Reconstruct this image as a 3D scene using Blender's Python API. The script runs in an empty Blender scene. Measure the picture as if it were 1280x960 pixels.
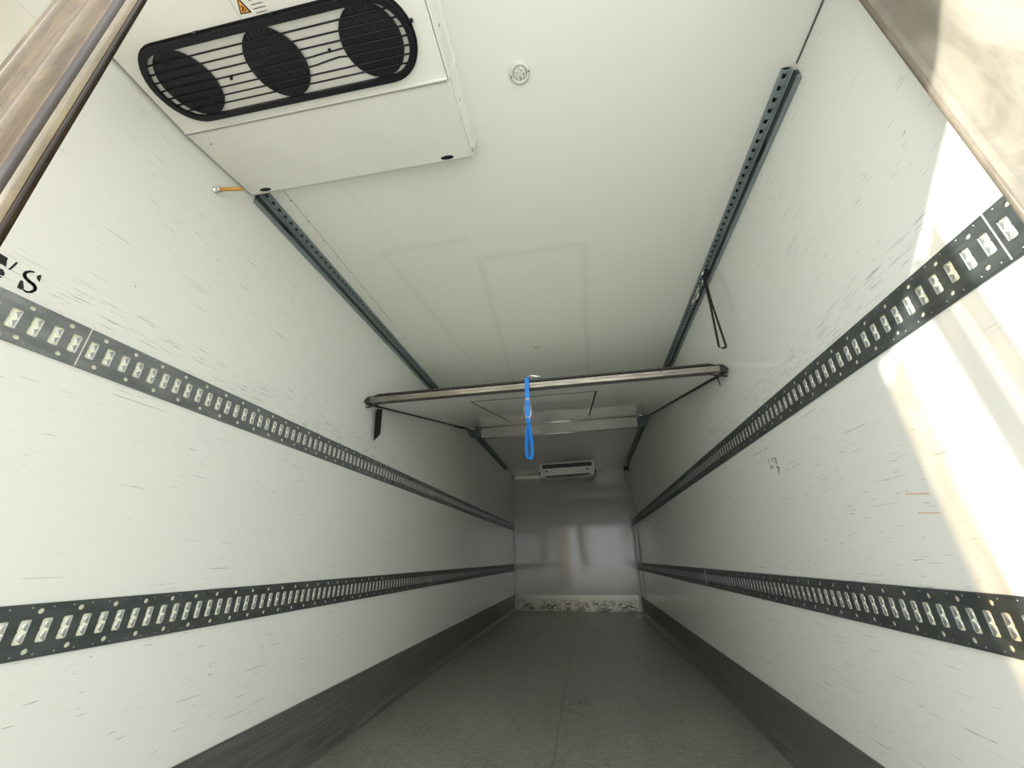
import bpy, bmesh, math, random
from mathutils import Vector, Matrix
random.seed(7)
scene = bpy.context.scene
C = scene.collection
PI = math.pi

# ------------------------------------------------------------------ camera
W, L = 2.46, 8.774            # inner width and inner length of the trailer box
Y0 = 0.20                     # rear opening
def ceil_z(x): return 2.64 + 0.0256*x
cam_d = bpy.data.cameras.new('camera'); cam = bpy.data.objects.new('camera', cam_d); C.objects.link(cam)
scene.camera = cam
R_ = Vector((0.98482497, 0.17329249, -0.00946023)); U_ = Vector((0.07955102, -0.40230061, 0.91204487)); F_ = Vector((-0.15424467, 0.89895714, 0.40998128))
cam.matrix_world = Matrix(((R_.x, U_.x, -F_.x, 1.4919), (R_.y, U_.y, -F_.y, 0.0), (R_.z, U_.z, -F_.z, 0.9352), (0, 0, 0, 1)))
cam_d.sensor_fit = 'HORIZONTAL'; cam_d.sensor_width = 36.0
cam_d.lens = 486.18/1280*36.0
cam_d.clip_start = 0.02; cam_d.clip_end = 200

# ------------------------------------------------------------------ world, sun, exposure
wd = bpy.data.worlds.new('sky'); scene.world = wd; wd.use_nodes = True
bg = wd.node_tree.nodes['Background']
bg.inputs[0].default_value = (0.975, 0.985, 0.965, 1); bg.inputs[1].default_value = 4.2
sun_d = bpy.data.lights.new('sun', 'SUN'); sun = bpy.data.objects.new('sun', sun_d); C.objects.link(sun)
sun_d.energy = 9.0; sun_d.angle = math.radians(0.9); sun_d.color = (1.0, 0.96, 0.88)
sun.rotation_mode = 'QUATERNION'
sun.rotation_quaternion = Vector((1.0, 0.443, -0.427)).to_track_quat('-Z', 'Y')
sun.location = (-3, -3, 4)
scene.view_settings.view_transform = 'Standard'; scene.view_settings.look = 'None'
scene.view_settings.gamma = 1.0; scene.view_settings.use_curve_mapping = False
scene.view_settings.exposure = 0.0
scene.cycles.max_bounces = 16; scene.cycles.diffuse_bounces = 10; scene.cycles.glossy_bounces = 6
scene.cycles.transmission_bounces = 8; scene.cycles.transparent_max_bounces = 12

# ------------------------------------------------------------------ node helpers
def mat(name, color=(.8, .8, .8), rough=.5, metal=0.0, spec=.5):
    m = bpy.data.materials.new(name); m.use_nodes = True
    b = m.node_tree.nodes['Principled BSDF']
    b.inputs['Base Color'].default_value = (*color, 1); b.inputs['Roughness'].default_value = rough
    b.inputs['Metallic'].default_value = metal; b.inputs['Specular IOR Level'].default_value = spec
    return m
class N:
    def __init__(s, m): s.m = m; s.t = m.node_tree; s.b = s.t.nodes['Principled BSDF']
    def new(s, k): return s.t.nodes.new(k)
    def link(s, a, b): s.t.links.new(a, b)
    def coords(s, scale=(1, 1, 1), loc=(0, 0, 0), rot=(0, 0, 0)):
        g = s.new('ShaderNodeNewGeometry'); mp = s.new('ShaderNodeMapping')
        mp.inputs['Scale'].default_value = scale; mp.inputs['Location'].default_value = loc; mp.inputs['Rotation'].default_value = rot
        s.link(g.outputs['Position'], mp.inputs['Vector']); return mp.outputs['Vector']
    def noise(s, vec, scale=1, detail=3, rough=.5, dist=0):
        n = s.new('ShaderNodeTexNoise'); n.inputs['Scale'].default_value = scale; n.inputs['Detail'].default_value = detail
        n.inputs['Roughness'].default_value = rough; n.inputs['Distortion'].default_value = dist
        s.link(vec, n.inputs['Vector']); return n.outputs['Fac']
    def ramp(s, fac, lo, hi, a=0.0, b=1.0):
        r = s.new('ShaderNodeMapRange'); r.clamp = True
        r.inputs['From Min'].default_value = lo; r.inputs['From Max'].default_value = hi
        r.inputs['To Min'].default_value = a; r.inputs['To Max'].default_value = b
        s.link(fac, r.inputs['Value']); return r.outputs['Result']
    def math(s, op, a, b=None, c=None):
        n = s.new('ShaderNodeMath'); n.operation = op
        for i, v in enumerate((a, b, c)):
            if v is None: continue
            if isinstance(v, (int, float)): n.inputs[i].default_value = v
            else: s.link(v, n.inputs[i])
        return n.outputs[0]
    def mix(s, fac, a, b):
        n = s.new('ShaderNodeMix'); n.data_type = 'RGBA'
        if isinstance(fac, (int, float)): n.inputs[0].default_value = fac
        else: s.link(fac, n.inputs[0])
        for i, v in ((6, a), (7, b)):
            if isinstance(v, tuple): n.inputs[i].default_value = (*v, 1)
            else: s.link(v, n.inputs[i])
        return n.outputs[2]
    def bump(s, h, strength=.2, dist=.01):
        n = s.new('ShaderNodeBump'); n.inputs['Strength'].default_value = strength; n.inputs['Distance'].default_value = dist
        s.link(h, n.inputs['Height']); s.link(n.outputs[0], s.b.inputs['Normal'])
    def color(s, c): s.link(c, s.b.inputs['Base Color'])
    def rough(s, c): s.link(c, s.b.inputs['Roughness'])
    def pos(s):
        g = s.new('ShaderNodeNewGeometry'); x = s.new('ShaderNodeSeparateXYZ'); s.link(g.outputs['Position'], x.inputs[0]); return x.outputs

WHITE = (.80, .815, .775)
def wall_material(name, along='y', seed=0.0, amount=1.0, extra=None, tint=1.0, rough=.10):
    m = mat(name, WHITE, .30, 0, .5); n = N(m)
    a = (0, 1, 0) if along == 'y' else (1, 0, 0)
    def sc(la, lz): return (la if along == 'x' else 1, la if along == 'y' else 1, lz)
    # long thin scratches, grouped in patches
    s1 = n.ramp(n.noise(n.coords(sc(3.5, 150), (seed, seed*2, 3+seed)), 1, 2, .55, .1), .67, .72)
    p1 = n.ramp(n.noise(n.coords(sc(1.1, 3.2), (seed*3, 7, seed)), 1, 2), .42, .56)
    s2 = n.ramp(n.noise(n.coords(sc(14, 170), (11+seed, 2, seed)), 1, 2, .5, .1), .68, .74)
    p2 = n.ramp(n.noise(n.coords(sc(.8, 2.6), (5, seed*5, 9)), 1, 2), .42, .56)
    s3 = n.ramp(n.noise(n.coords(sc(40, 60), (seed+21, 12, seed)), 1, 1, .5, .1), .79, .81)
    dirt = n.math('MAXIMUM', n.math('MULTIPLY', s1, p1), n.math('MULTIPLY', s2, p2))
    dirt = n.math('MAXIMUM', dirt, n.math('MULTIPLY', s3, .7))
    if extra:  # a worn band at a given height, along the wall
        z0, hw = extra
        P = n.pos()
        band = n.ramp(n.math('ABSOLUTE', n.math('SUBTRACT', P[2], z0)), hw, hw*.4)
        s4 = n.ramp(n.noise(n.coords(sc(9, 190), (seed, 31, 3)), 1, 3, .6, .1), .58, .67)
        dirt = n.math('MAXIMUM', dirt, n.math('MULTIPLY', band, s4))
    dirt = n.math('MULTIPLY', dirt, .62*amount)
    tone = n.noise(n.coords((1.3, 1.3, 1.3), (seed, 1, 2)), 1, 3)
    k = tint
    base = n.mix(n.ramp(tone, .3, .7), (.71*k, .725*k, .695*k), (.685*k, .70*k, .67*k))
    hue = n.noise(n.coords(sc(2, 9), (1, 4, 2)), 1, 1)
    scr = n.mix(n.ramp(hue, .45, .6), (.08, .08, .07), (.13, .18, .20))
    n.color(n.mix(dirt, base, scr))
    n.rough(n.math('ADD', n.ramp(tone, .3, .7, rough-.015, rough+.02), n.math('MULTIPLY', dirt, .3)))
    n.bump(n.noise(n.coords((1, 1, 1)), 4, 2), .04, .008)
    return m
M = {}
M['wall_l'] = wall_material('white_panel_left', 'y', 0.0, 1.0, (1.68, .075))
M['wall_r'] = wall_material('white_panel_right', 'y', 4.7, 1.05, (1.73, .075), 1.0, .10)
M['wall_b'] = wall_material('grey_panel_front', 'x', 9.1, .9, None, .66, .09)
M['panel'] = wall_material('white_panel_partition', 'x', 2.2, .5, None, 1.17, .05)

def ceiling_material():
    m = mat('white_ceiling', WHITE, .34); n = N(m); P = n.pos()
    tot = None
    # faint darker outlines on the ceiling: straight soft lines
    def vline(x0, y0, x1, y1, w, k):
        nonlocal tot
        sl = (x1-x0)/(y1-y0)
        d = n.math('ABSOLUTE', n.math('SUBTRACT', n.math('SUBTRACT', P[0], x0), n.math('MULTIPLY', n.math('SUBTRACT', P[1], y0), sl)))
        a = n.ramp(d, w, 0, 0, k)
        b = n.math('MULTIPLY', n.math('GREATER_THAN', P[1], y0), n.math('LESS_THAN', P[1], y1))
        a = n.math('MULTIPLY', a, b); tot = a if tot is None else n.math('MAXIMUM', tot, a)
    def hline(x0, x1, y, w, k):
        nonlocal tot
        a = n.ramp(n.math('ABSOLUTE', n.math('SUBTRACT', P[1], y)), w, 0, 0, k)
        b = n.math('MULTIPLY', n.math('GREATER_THAN', P[0], x0), n.math('LESS_THAN', P[0], x1))
        tot = n.math('MAXIMUM', tot, n.math('MULTIPLY', a, b))
    vline(.41, 1.68, .62, 3.7, .035, .10); vline(.40, 1.0, .53, 1.7, .03, .05)
    vline(.97, 1.84, .84, 4.1, .035, .13); vline(1.626, 1.86, 1.66, 4.1, .035, .13)
    hline(.41, .95, 1.68, .04, .09); hline(.95, 1.64, 1.86, .04, .12); hline(.84, 1.66, 4.1, .04, .1)
    tone = n.noise(n.coords((.9, .9, .9)), 1, 3)
    base = n.mix(n.ramp(tone, .3, .7), (.74, .755, .715), (.72, .735, .695))
    n.color(n.mix(tot, base, (.25, .26, .24)))
    n.b.inputs['Roughness'].default_value = .14
    n.bump(n.noise(n.coords((1, 1, 1)), 3, 2), .04, .008)
    return m
M['ceiling'] = ceiling_material()

def floor_material():
    m = mat('dark_antislip_floor', (.1, .1, .09), .42, .5, .5); n = N(m)
    big = n.noise(n.coords((1.2, .7, 1)), 1.5, 4, .6); fine = n.noise(n.coords((14, 40, 1), (0, 0, 0), (0, 0, .1)), 1, 4, .6)
    c = n.mix(n.ramp(big, .3, .7), (.25, .25, .228), (.36, .36, .33))
    c = n.mix(n.ramp(fine, .45, .75, 0, .6), c, (.55, .55, .50))
    c = n.mix(n.ramp(n.noise(n.coords((30, 1.5, 1), (3, 0, 0)), 1, 3, .6), .55, .75, 0, .4), c, (.10, .10, .09))
    for xl in (1.27,):     # lengthwise wear lines
        P = n.pos(); dl = n.math('ABSOLUTE', n.math('ADD', n.math('SUBTRACT', P[0], xl), n.math('MULTIPLY', n.noise(n.coords((0, .8, 0)), 1, 2), .06)))
        c = n.mix(n.ramp(dl, .010, .003, 0, .45), c, (.09, .09, .08))
    dots = n.ramp(n.noise(n.coords((130, 130, 1)), 1, 1), .56, .66, 0, .75)
    n.color(n.mix(dots, c, (.72, .72, .66)))
    w = n.new('ShaderNodeTexWave'); w.bands_direction = 'DIAGONAL'; w.inputs['Scale'].default_value = 38; w.inputs['Distortion'].default_value = .6
    n.link(n.coords((1, 1, 0)), w.inputs['Vector'])
    w2 = n.new('ShaderNodeTexWave'); w2.bands_direction = 'DIAGONAL'; w2.inputs['Scale'].default_value = 38; w2.inputs['Distortion'].default_value = .6
    n.link(n.coords((-1, 1, 0)), w2.inputs['Vector'])
    h = n.math('MULTIPLY', w.outputs['Fac'], w2.outputs['Fac'])
    n.bump(n.math('ADD', h, n.math('MULTIPLY', fine, .8)), .45, .004)
    n.rough(n.ramp(big, .3, .7, .27, .36))
    return m
M['floor'] = floor_material()

def metal_mat(name, c1, c2, rough, metal, sc, bump=.1):
    m = mat(name, c1, rough, metal); n = N(m)
    v = n.noise(n.coords(sc), 1, 4, .6)
    n.color(n.mix(n.ramp(v, .35, .7), c1, c2)); n.rough(n.ramp(v, .3, .7, rough-.08, rough+.10))
    if bump: n.bump(v, bump, .002)
    return m
M['kick'] = metal_mat('brushed_dark_kickplate', (.105, .106, .10), (.19, .187, .175), .38, .35, (20, 3, 70))
M['rail'] = metal_mat('galvanised_rail', (.070, .083, .080), (.115, .132, .130), .42, .5, (30, 9, 30))
M['lip'] = mat('bright_pressed_steel', (.86, .88, .87), .28, .75)
M['lip_dark'] = mat('pressed_steel', (.46, .48, .47), .30, .8)
M['rail_lit'] = metal_mat('lit_galvanised_rail', (.24, .265, .27), (.33, .355, .36), .38, .7, (30, 9, 30))  # lighter copy of the rail steel, bright reflections put into its colour
M['cream'] = mat('cream_backing', (.80, .80, .64), .6)
M['rivet'] = mat('steel_rivet', (.24, .25, .25), .35, .8)
M['hole'] = mat('dark_recess', (.012, .012, .013), .6)
M['track'] = metal_mat('galvanised_track', (.21, .255, .27), (.32, .375, .39), .42, .5, (40, 4, 40))
M['track_dark'] = metal_mat('track_channel_steel', (.05, .065, .07), (.09, .11, .115), .5, .4, (40, 4, 40))
M['unit'] = metal_mat('painted_white_casing', (.74, .75, .71), (.70, .71, .67), .36, 0, (5, 5, 5), 0)
M['black'] = mat('black_plastic', (.006, .007, .010), .42, 0, .3)
M['rubber'] = mat('black_rubber', (.013, .013, .013), .55)
M['void'] = mat('unlit_interior', (.006, .007, .010), .5)
M['fan'] = mat('dark_fan_plastic', (.012, .015, .022), .35, 0, .3)
M['alu'] = metal_mat('worn_aluminium', (.24, .23, .195), (.14, .135, .115), .28, .85, (6, 60, 60))
M['seam'] = mat('dark_seam', (.09, .09, .085), .6)
M['groove'] = mat('grey_seam', (.30, .31, .29), .5)
M['yellow'] = mat('warning_amber', (.80, .36, .05), .5)
M['ink'] = mat('black_paint', (.010, .009, .012), .6)
M['facia'] = mat('grey_facia', (.36, .36, .33), .12)
M['label'] = mat('label_white', (.74, .75, .70), .35)
M['amber'] = mat('amber_hose', (.50, .27, .05), .35)
M['blue'] = metal_mat('blue_webbing', (.010, .17, .62), (.02, .26, .78), .6, 0, (90, 90, 200))
M['web'] = mat('black_webbing', (.012, .012, .013), .7)
M['chrome'] = mat('zinc_buckle', (.75, .75, .74), .22, .9)
M['trim'] = mat('pale_trim', (.74, .73, .64), .25, .3)
M['post'] = mat('grey_corner_post', (.46, .47, .43), .2)
M['lens'] = metal_mat('lamp_lens', (.85, .86, .80), (.35, .36, .33), .15, 0, (160, 160, 160))
M['red'] = mat('red_lens', (.5, .02, .02), .3)
M['graffiti'] = mat('faded_marker', (.17, .175, .165), .6)
M['orange'] = mat('orange_scuff', (.66, .43, .32), .5)
M['ground'] = metal_mat('concrete_yard', (.50, .50, .47), (.42, .42, .40), .8, 0, (2, 2, 2))
M['unitgrey'] = mat('grey_casing', (.60, .61, .58), .35, 0)

def scuff_alu():
    m = mat('scuffed_aluminium', (.5, .5, .45), .32, .65); n = N(m)
    v = n.noise(n.coords((14, 1, 30)), 1, 5, .65, .6); v2 = n.noise(n.coords((7, 1, 8), (3, 0, 1)), 1, 3)
    P = n.pos(); low = n.ramp(P[2], .24, .10)
    f = n.math('MULTIPLY', n.math('MULTIPLY', n.ramp(v, .42, .56), n.ramp(v2, .34, .50)), low)
    n.color(n.mix(f, (.24, .235, .20), (.03, .03, .026))); return m
M['scuff'] = scuff_alu()

def strip_mat(name, dif, tint, tint2, transp, scale=9.0):
    """see-through PVC: mostly tinted transmission, a little haze and surface dirt"""
    m = bpy.data.materials.new(name); m.use_nodes = True; t = m.node_tree; t.nodes.clear()
    out = t.nodes.new('ShaderNodeOutputMaterial')
    n = object.__new__(N); n.m = m; n.t = t
    v = n.noise(n.coords((scale*1.6, scale*1.6, scale*.6)), 1, 5, .65, 1.2)
    col = n.mix(n.ramp(v, .40, .62), tint, tint2)
    dc = n.mix(n.ramp(v, .40, .62), dif, tuple(c*.72 for c in dif))
    d = n.new('ShaderNodeBsdfPrincipled'); d.inputs['Roughness'].default_value = .25; n.link(dc, d.inputs['Base Color'])
    tr = n.new('ShaderNodeBsdfTranslucent'); n.link(dc, tr.inputs['Color'])
    tp = n.new('ShaderNodeBsdfTransparent'); n.link(col, tp.inputs['Color'])
    m1 = n.new('ShaderNodeMixShader'); m1.inputs[0].default_value = .35; n.link(d.outputs[0], m1.inputs[1]); n.link(tr.outputs[0], m1.inputs[2])
    m2 = n.new('ShaderNodeMixShader'); m2.inputs[0].default_value = transp; n.link(m1.outputs[0], m2.inputs[1]); n.link(tp.outputs[0], m2.inputs[2])
    n.link(m2.outputs[0], out.inputs['Surface']); return m
M['strip_brown'] = strip_mat('dirty_brown_pvc', (.26, .20, .13), (.72, .62, .44), (.46, .37, .24), .60, 14)
M['strip_cream'] = strip_mat('cream_pvc', (.62, .59, .52), (.82, .78, .68), (.72, .66, .55), .40, 4)
M['strip_clear'] = strip_mat('hazy_clear_pvc', (.24, .20, .14), (.74, .62, .44), (.30, .21, .12), .48, 5)
M['strip_pale'] = strip_mat('pale_clear_pvc', (.30, .27, .20), (.98, .90, .74), (.62, .48, .30), .80, 6)
M['rib_light'] = strip_mat('pale_pvc_rib', (.34, .29, .19), (.80, .70, .50), (.70, .6, .42), .45, 14); M['rib_dark'] = strip_mat('dirty_pvc_rib', (.06, .045, .035), (.28, .22, .15), (.2, .15, .1), .5, 14)
M['rib_cream'] = strip_mat('cream_pvc_rib', (.42, .38, .31), (.8, .72, .6), (.7, .62, .5), .4)

# ------------------------------------------------------------------ mesh helpers
class MB:
    def __init__(s): s.v = []; s.f = []; s.mi = []; s.sm = []
    def add(s, vs, fs, mi=0, smooth=False):
        k = len(s.v); s.v += [tuple(v) for v in vs]
        for f in fs: s.f.append(tuple(i+k for i in f)); s.mi.append(mi); s.sm.append(smooth)
    def box(s, x0, x1, y0, y1, z0, z1, mi=0):
        s.add([(x, y, z) for x in (x0, x1) for y in (y0, y1) for z in (z0, z1)],
              [(0, 1, 3, 2), (4, 6, 7, 5), (0, 4, 5, 1), (2, 3, 7, 6), (0, 2, 6, 4), (1, 5, 7, 3)], mi)
    def prism(s, poly, fn, a, b, mi=0, smooth=False):
        """poly of (p,q) extruded from a to b; fn(p,q,t)->xyz"""
        n = len(poly)
        vs = [fn(p, q, a) for p, q in poly] + [fn(p, q, b) for p, q in poly]
        s.add(vs, [tuple(range(n))[::-1], tuple(range(n, 2*n))], mi)
        s.add(vs, [(i, (i+1) % n, n+(i+1) % n, n+i) for i in range(n)], mi, smooth)
    def sheet(s, line, fn, a, b, mi=0, smooth=False):
        n = len(line)
        s.add([fn(p, q, a) for p, q in line] + [fn(p, q, b) for p, q in line], [(i, i+1, n+i+1, n+i) for i in range(n-1)], mi, smooth)
    def tube(s, pts, r, n=10, mi=0, cap=True, closed=False):
        pts = [Vector(p) for p in pts]; rings = []; m = len(pts); up = None
        for i, p in enumerate(pts):
            if closed: d = pts[(i+1) % m]-pts[i-1]
            else: d = pts[min(i+1, m-1)]-pts[max(i-1, 0)]
            d.normalize()
            if up is None:
                up = Vector((0, 0, 1)) if abs(d.z) < .9 else Vector((1, 0, 0))
            a = d.cross(up)
            if a.length < 1e-4: a = d.cross(Vector((1, 0, 0)))
            a.normalize(); b = a.cross(d).normalized(); up = b
            rr = r[i] if isinstance(r, (list, tuple)) else r
            rings.append([p+rr*(math.cos(2*PI*k/n)*a+math.sin(2*PI*k/n)*b) for k in range(n)])
        vs = [v for g in rings for v in g]
        fs = [(i*n+k, i*n+(k+1) % n, (i+1)*n+(k+1) % n, (i+1)*n+k) for i in range(m-1) for k in range(n)]
        if closed: fs += [((m-1)*n+k, (m-1)*n+(k+1) % n, (k+1) % n, k) for k in range(n)]
        s.add(vs, fs, mi, True)
        if cap and not closed: s.add(vs, [tuple(range(n))[::-1], tuple(range((m-1)*n, m*n))], mi)
    def ribbon(s, pts, wvec, w, th, mi=0):
        """a webbing band: centre line pts, width direction(s) wvec, width w, thickness th"""
        pts = [Vector(p) for p in pts]; m = len(pts); vs = []
        for i, p in enumerate(pts):
            d = (pts[min(i+1, m-1)]-pts[max(i-1, 0)]).normalized()
            wv = Vector(wvec[i] if isinstance(wvec[0], (tuple, list, Vector)) else wvec)
            wv = (wv-d*wv.dot(d)).normalized(); nn = d.cross(wv).normalized()
            for a, b in ((-1, -1), (1, -1), (1, 1), (-1, 1)): vs.append(p+wv*a*w/2+nn*b*th/2)
        fs = [(i*4+k, i*4+(k+1) % 4, i*4+4+(k+1) % 4, i*4+4+k) for i in range(m-1) for k in range(4)]
        fs += [(0, 1, 2, 3), tuple((m-1)*4+k for k in (3, 2, 1, 0))]
        s.add(vs, fs, mi, False)
    def lathe(s, prof, c, n=32, axis='z', mi=0, smooth=True):
        vs = []
        for r, h in prof:
            for k in range(n):
                a = 2*PI*k/n; q = (r*math.cos(a), r*math.sin(a), h)
                if axis == 'x': q = (q[2], q[0], q[1])
                if axis == 'y': q = (q[0], q[2], q[1])
                vs.append((c[0]+q[0], c[1]+q[1], c[2]+q[2]))
        m = len(prof)
        s.add(vs, [(i*n+k, i*n+(k+1) % n, (i+1)*n+(k+1) % n, (i+1)*n+k) for i in range(m-1) for k in range(n)], mi, smooth)
        if prof[0][0] > 1e-6: s.add(vs[:n], [tuple(range(n))], mi)
        if prof[-1][0] > 1e-6: s.add(vs[-n:], [tuple(range(n))], mi)
    def build(s, name, mats, parent=None, bevel=0.0, recalc=True, kind=None):
        me = bpy.data.meshes.new(name); me.from_pydata(s.v, [], s.f)
        if not isinstance(mats, (list, tuple)): mats = [mats]
        for m in mats: me.materials.append(m)
        for p, mi, sm in zip(me.polygons, s.mi, s.sm): p.material_index = mi; p.use_smooth = sm
        bm = bmesh.new(); bm.from_mesh(me); bmesh.ops.remove_doubles(bm, verts=bm.verts, dist=1e-6)
        if recalc: bmesh.ops.recalc_face_normals(bm, faces=bm.faces)
        bm.to_mesh(me); bm.free(); me.update()
        o = bpy.data.objects.new(name, me); C.objects.link(o)
        if parent is not None: o.parent = parent
        if bevel:
            b = o.modifiers.new('bevel', 'BEVEL'); b.width = bevel; b.segments = 2; b.limit_method = 'ANGLE'; b.angle_limit = .6
        if kind: o['kind'] = kind
        return o
def plate(outline, holes, th):
    """flat plate with holes -> (verts, faces); outline / holes are lists of (p,q)"""
    cu = bpy.data.curves.new('tmp', 'CURVE'); cu.dimensions = '2D'; cu.fill_mode = 'BOTH'; cu.extrude = th/2
    for poly in [outline]+holes:
        sp = cu.splines.new('POLY'); sp.points.add(len(poly)-1); sp.use_cyclic_u = True
        for i, (a, b) in enumerate(poly): sp.points[i].co = (a, b, 0, 1)
    ob = bpy.data.objects.new('tmp', cu); C.objects.link(ob)
    dg = bpy.context.evaluated_depsgraph_get(); me = bpy.data.meshes.new_from_object(ob.evaluated_get(dg))
    vs = [tuple(v.co) for v in me.vertices]; fs = [tuple(p.vertices) for p in me.polygons]
    bpy.data.objects.remove(ob); bpy.data.curves.remove(cu); bpy.data.meshes.remove(me)
    return vs, fs
def circle(cx, cy, r, n=20, a0=0): return [(cx+r*math.cos(a0+2*PI*k/n), cy+r*math.sin(a0+2*PI*k/n)) for k in range(n)]
def stadium(x0, x1, cy, r, n=14):
    return [(x1-r+r*math.cos(a), cy+r*math.sin(a)) for a in [-PI/2+PI*k/n for k in range(n+1)]] + \
           [(x0+r+r*math.cos(a), cy+r*math.sin(a)) for a in [PI/2+PI*k/n for k in range(n+1)]]
def empty(name, loc, label=None, cat=None, group=None):
    o = bpy.data.objects.new(name, None); C.objects.link(o); o.location = loc; o.empty_display_size = .1
    if label: tag(o, label, cat, group)
    return o
def tag(o, label, cat, group=None):
    o['label'] = label; o['category'] = cat
    if group: o['group'] = group
    return o
def struct(mb, name, m, parent=None, bevel=0.0, **k):
    o = mb.build(name, m, parent, bevel, **k)
    if parent is None: o['kind'] = 'structure'
    return o
I3 = lambda p, q, t: (p, t, q)           # profile in x,z extruded along y

# ------------------------------------------------------------------ the setting
TH = .08
b = MB(); b.box(-TH, 0, Y0, L+TH, -.12, 2.64+.1); wall_left = struct(b, 'wall_left', M['wall_l'])
b = MB(); b.box(W, W+TH, Y0, L+TH, -.12, ceil_z(W)+.1); wall_right = struct(b, 'wall_right', M['wall_r'])
yb = lambda x: L-.034*x
b = MB(); b.prism([(0, yb(0)), (W, yb(W)), (W, L+TH), (0, L+TH)], lambda p, q, t: (p, q, t), -.12, ceil_z(W)+.1); wall_front = struct(b, 'wall_front', M['wall_b'])
b = MB(); b.prism([(0, ceil_z(0)), (W, ceil_z(W)), (W, ceil_z(W)+.1), (0, ceil_z(0)+.1)], I3, Y0, L); ceiling = struct(b, 'ceiling', M['ceiling'])
b = MB(); b.box(0, W, Y0, L, -.12, 0); struct(b, 'floor', M['floor'])
b = MB(); b.box(-40, 45, -60, .1, -1.2, -1.1); struct(b, 'ground', M['ground'])

# kick plates: upright face, rounded foot running out over the floor
def kick(name, sx, zt, foot):
    prof = [(.001, zt), (.006, zt+.002), (.008, zt-.004), (.008, .075), (.012, .045), (.022, .022), (foot-.006, .007), (foot, .004), (foot, .0), (.001, .0)]
    b = MB(); fx = (lambda p, q, t: (p, t, q)) if sx > 0 else (lambda p, q, t: (W-p, t, q))
    b.prism(prof, fx, Y0, L-.005)
    return struct(b, name, M['kick'])
kick('baseboard_left', 1, .280, .042); kick('baseboard_right', -1, .258, .058)
# scuffed aluminium guard at the foot of the front wall
b = MB()
for x0, x1, d, z0, z1 in ((.045, W-.062, .010, .012, .262), (.03, W-.03, .022, .262, .280), (.045, W-.062, .022, .20, .212), (.045, W-.062, .045, .0, .014)):
    b.prism([(x0, yb(x0)-d), (x1, yb(x1)-d), (x1, yb(x1)-.001), (x0, yb(x0)-.001)], lambda p, q, t: (p, q, t), z0, z1)
struct(b, 'trim_1', M['scuff'])
# lintel of the rear door frame
b = MB(); b.box(-TH, W+TH, Y0-.10, Y0-.001, 2.575, 2.82); struct(b, 'trim_8', M['unit'])
# corner posts
b = MB(); b.box(.001, .030, L-.030, L-.001, .28, 2.55); struct(b, 'trim_2', M['post'], bevel=.006)
b = MB(); b.box(W-.030, W-.001, yb(W)-.030, yb(W)-.001, .26, 2.68); struct(b, 'trim_3', M['post'], bevel=.006)
# upright cover seams on the right wall near the front
b = MB()
b.box(W-.004, W-.0005, 8.02, 8.032, .262, 2.60); b.box(W-.012, W-.0125+.0115, 8.032, 8.04, .262, 2.60)
struct(b, 'trim_4', M['groove'])
# pale cove profile at the top left of the front wall, up to the small cooling unit
b = MB(); b.box(.03, .66, L-.07, L-.024, 2.555, 2.602); b.box(.03, .66, L-.050, L-.024, 2.604, 2.638)
struct(b, 'trim_5', M['trim'], bevel=.006)
# joint strip of the ceiling panel with its rivets
b = MB(); b.prism([(.1285, ceil_z(.1285)-.0012), (.1315, ceil_z(.13)-.0012), (.1315, ceil_z(.13)-.0002), (.1285, ceil_z(.1285)-.0002)], I3, Y0+.02, 2.4)
joint = struct(b, 'trim_6', M['groove'])
rb = MB(); rb.lathe([(.0045, 0), (.0040, -.0018), (.0015, -.0028), (0.0, -.0028)], (0, 0, 0), 10)
rv = rb.build('rivet', M['groove'], joint); rv.location = (.1225, 1.235, ceil_z(.1225)-.0004)
k = 1
while 1.235+k*.1408 < 7.6:
    c = rv.copy(); C.objects.link(c); c.parent = joint; c.location = (.1225, 1.235+k*.1408, ceil_z(.1225)-.0004); k += 1
# thin dark line along the gap between ceiling and right wall
b = MB(); b.box(W-.005, W-.0005, Y0, 1.06, ceil_z(W)-.006, ceil_z(W)-.0005); struct(b, 'trim_7', M['seam'])

# lettering stencilled on the left wall (flat paint)
def flat_left(b, poly, h=.0008): b.prism(poly, lambda p, q, t: (t, p, q), .0002, h)
Sc = [(.6350, 1.696), (.627, 1.6925), (.621, 1.685), (.620, 1.676), (.625, 1.669), (.636, 1.6635), (.645, 1.6615), (.652, 1.656), (.654, 1.648), (.650, 1.638), (.642, 1.632), (.634, 1.634)]
b = MB()
hw = [.0022, .0028, .0032, .0036, .0042, .0046, .0046, .0042, .0036, .0032, .0028, .0022]
for i in range(len(Sc)-1):
    (y0, z0), (y1, z1) = Sc[i], Sc[i+1]; d = Vector((y1-y0, z1-z0)).normalized(); nx, ny = -d.y, d.x
    flat_left(b, [(y0+nx*hw[i], z0+ny*hw[i]), (y1+nx*hw[i+1], z1+ny*hw[i+1]), (y1-nx*hw[i+1], z1-ny*hw[i+1]), (y0-nx*hw[i], z0-ny*hw[i])])
    flat_left(b, circle(y1, z1, hw[i+1]*.99, 10))
flat_left(b, [(.643, 1.687), (.645, 1.694), (.650, 1.698), (.652, 1.690), (.654, 1.676), (.647, 1.680)])
flat_left(b, [(.620, 1.656), (.625, 1.657), (.634, 1.638), (.630, 1.631), (.622, 1.632), (.620, 1.646)])
b.build('stencilled_letter', M['ink'], wall_left, recalc=True)
b = MB()
flat_left(b, [(.545, 1.700), (.578, 1.697), (.579, 1.688), (.584, 1.672), (.571, 1.673), (.560, 1.676)])
flat_left(b, [(.589, 1.667), (.594, 1.698), (.598, 1.699), (.598, 1.692), (.594, 1.670)])
flat_left(b, [(.574, 1.660), (.582, 1.661), (.588, 1.654), (.590, 1.646), (.583, 1.643), (.575, 1.642)])
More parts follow.
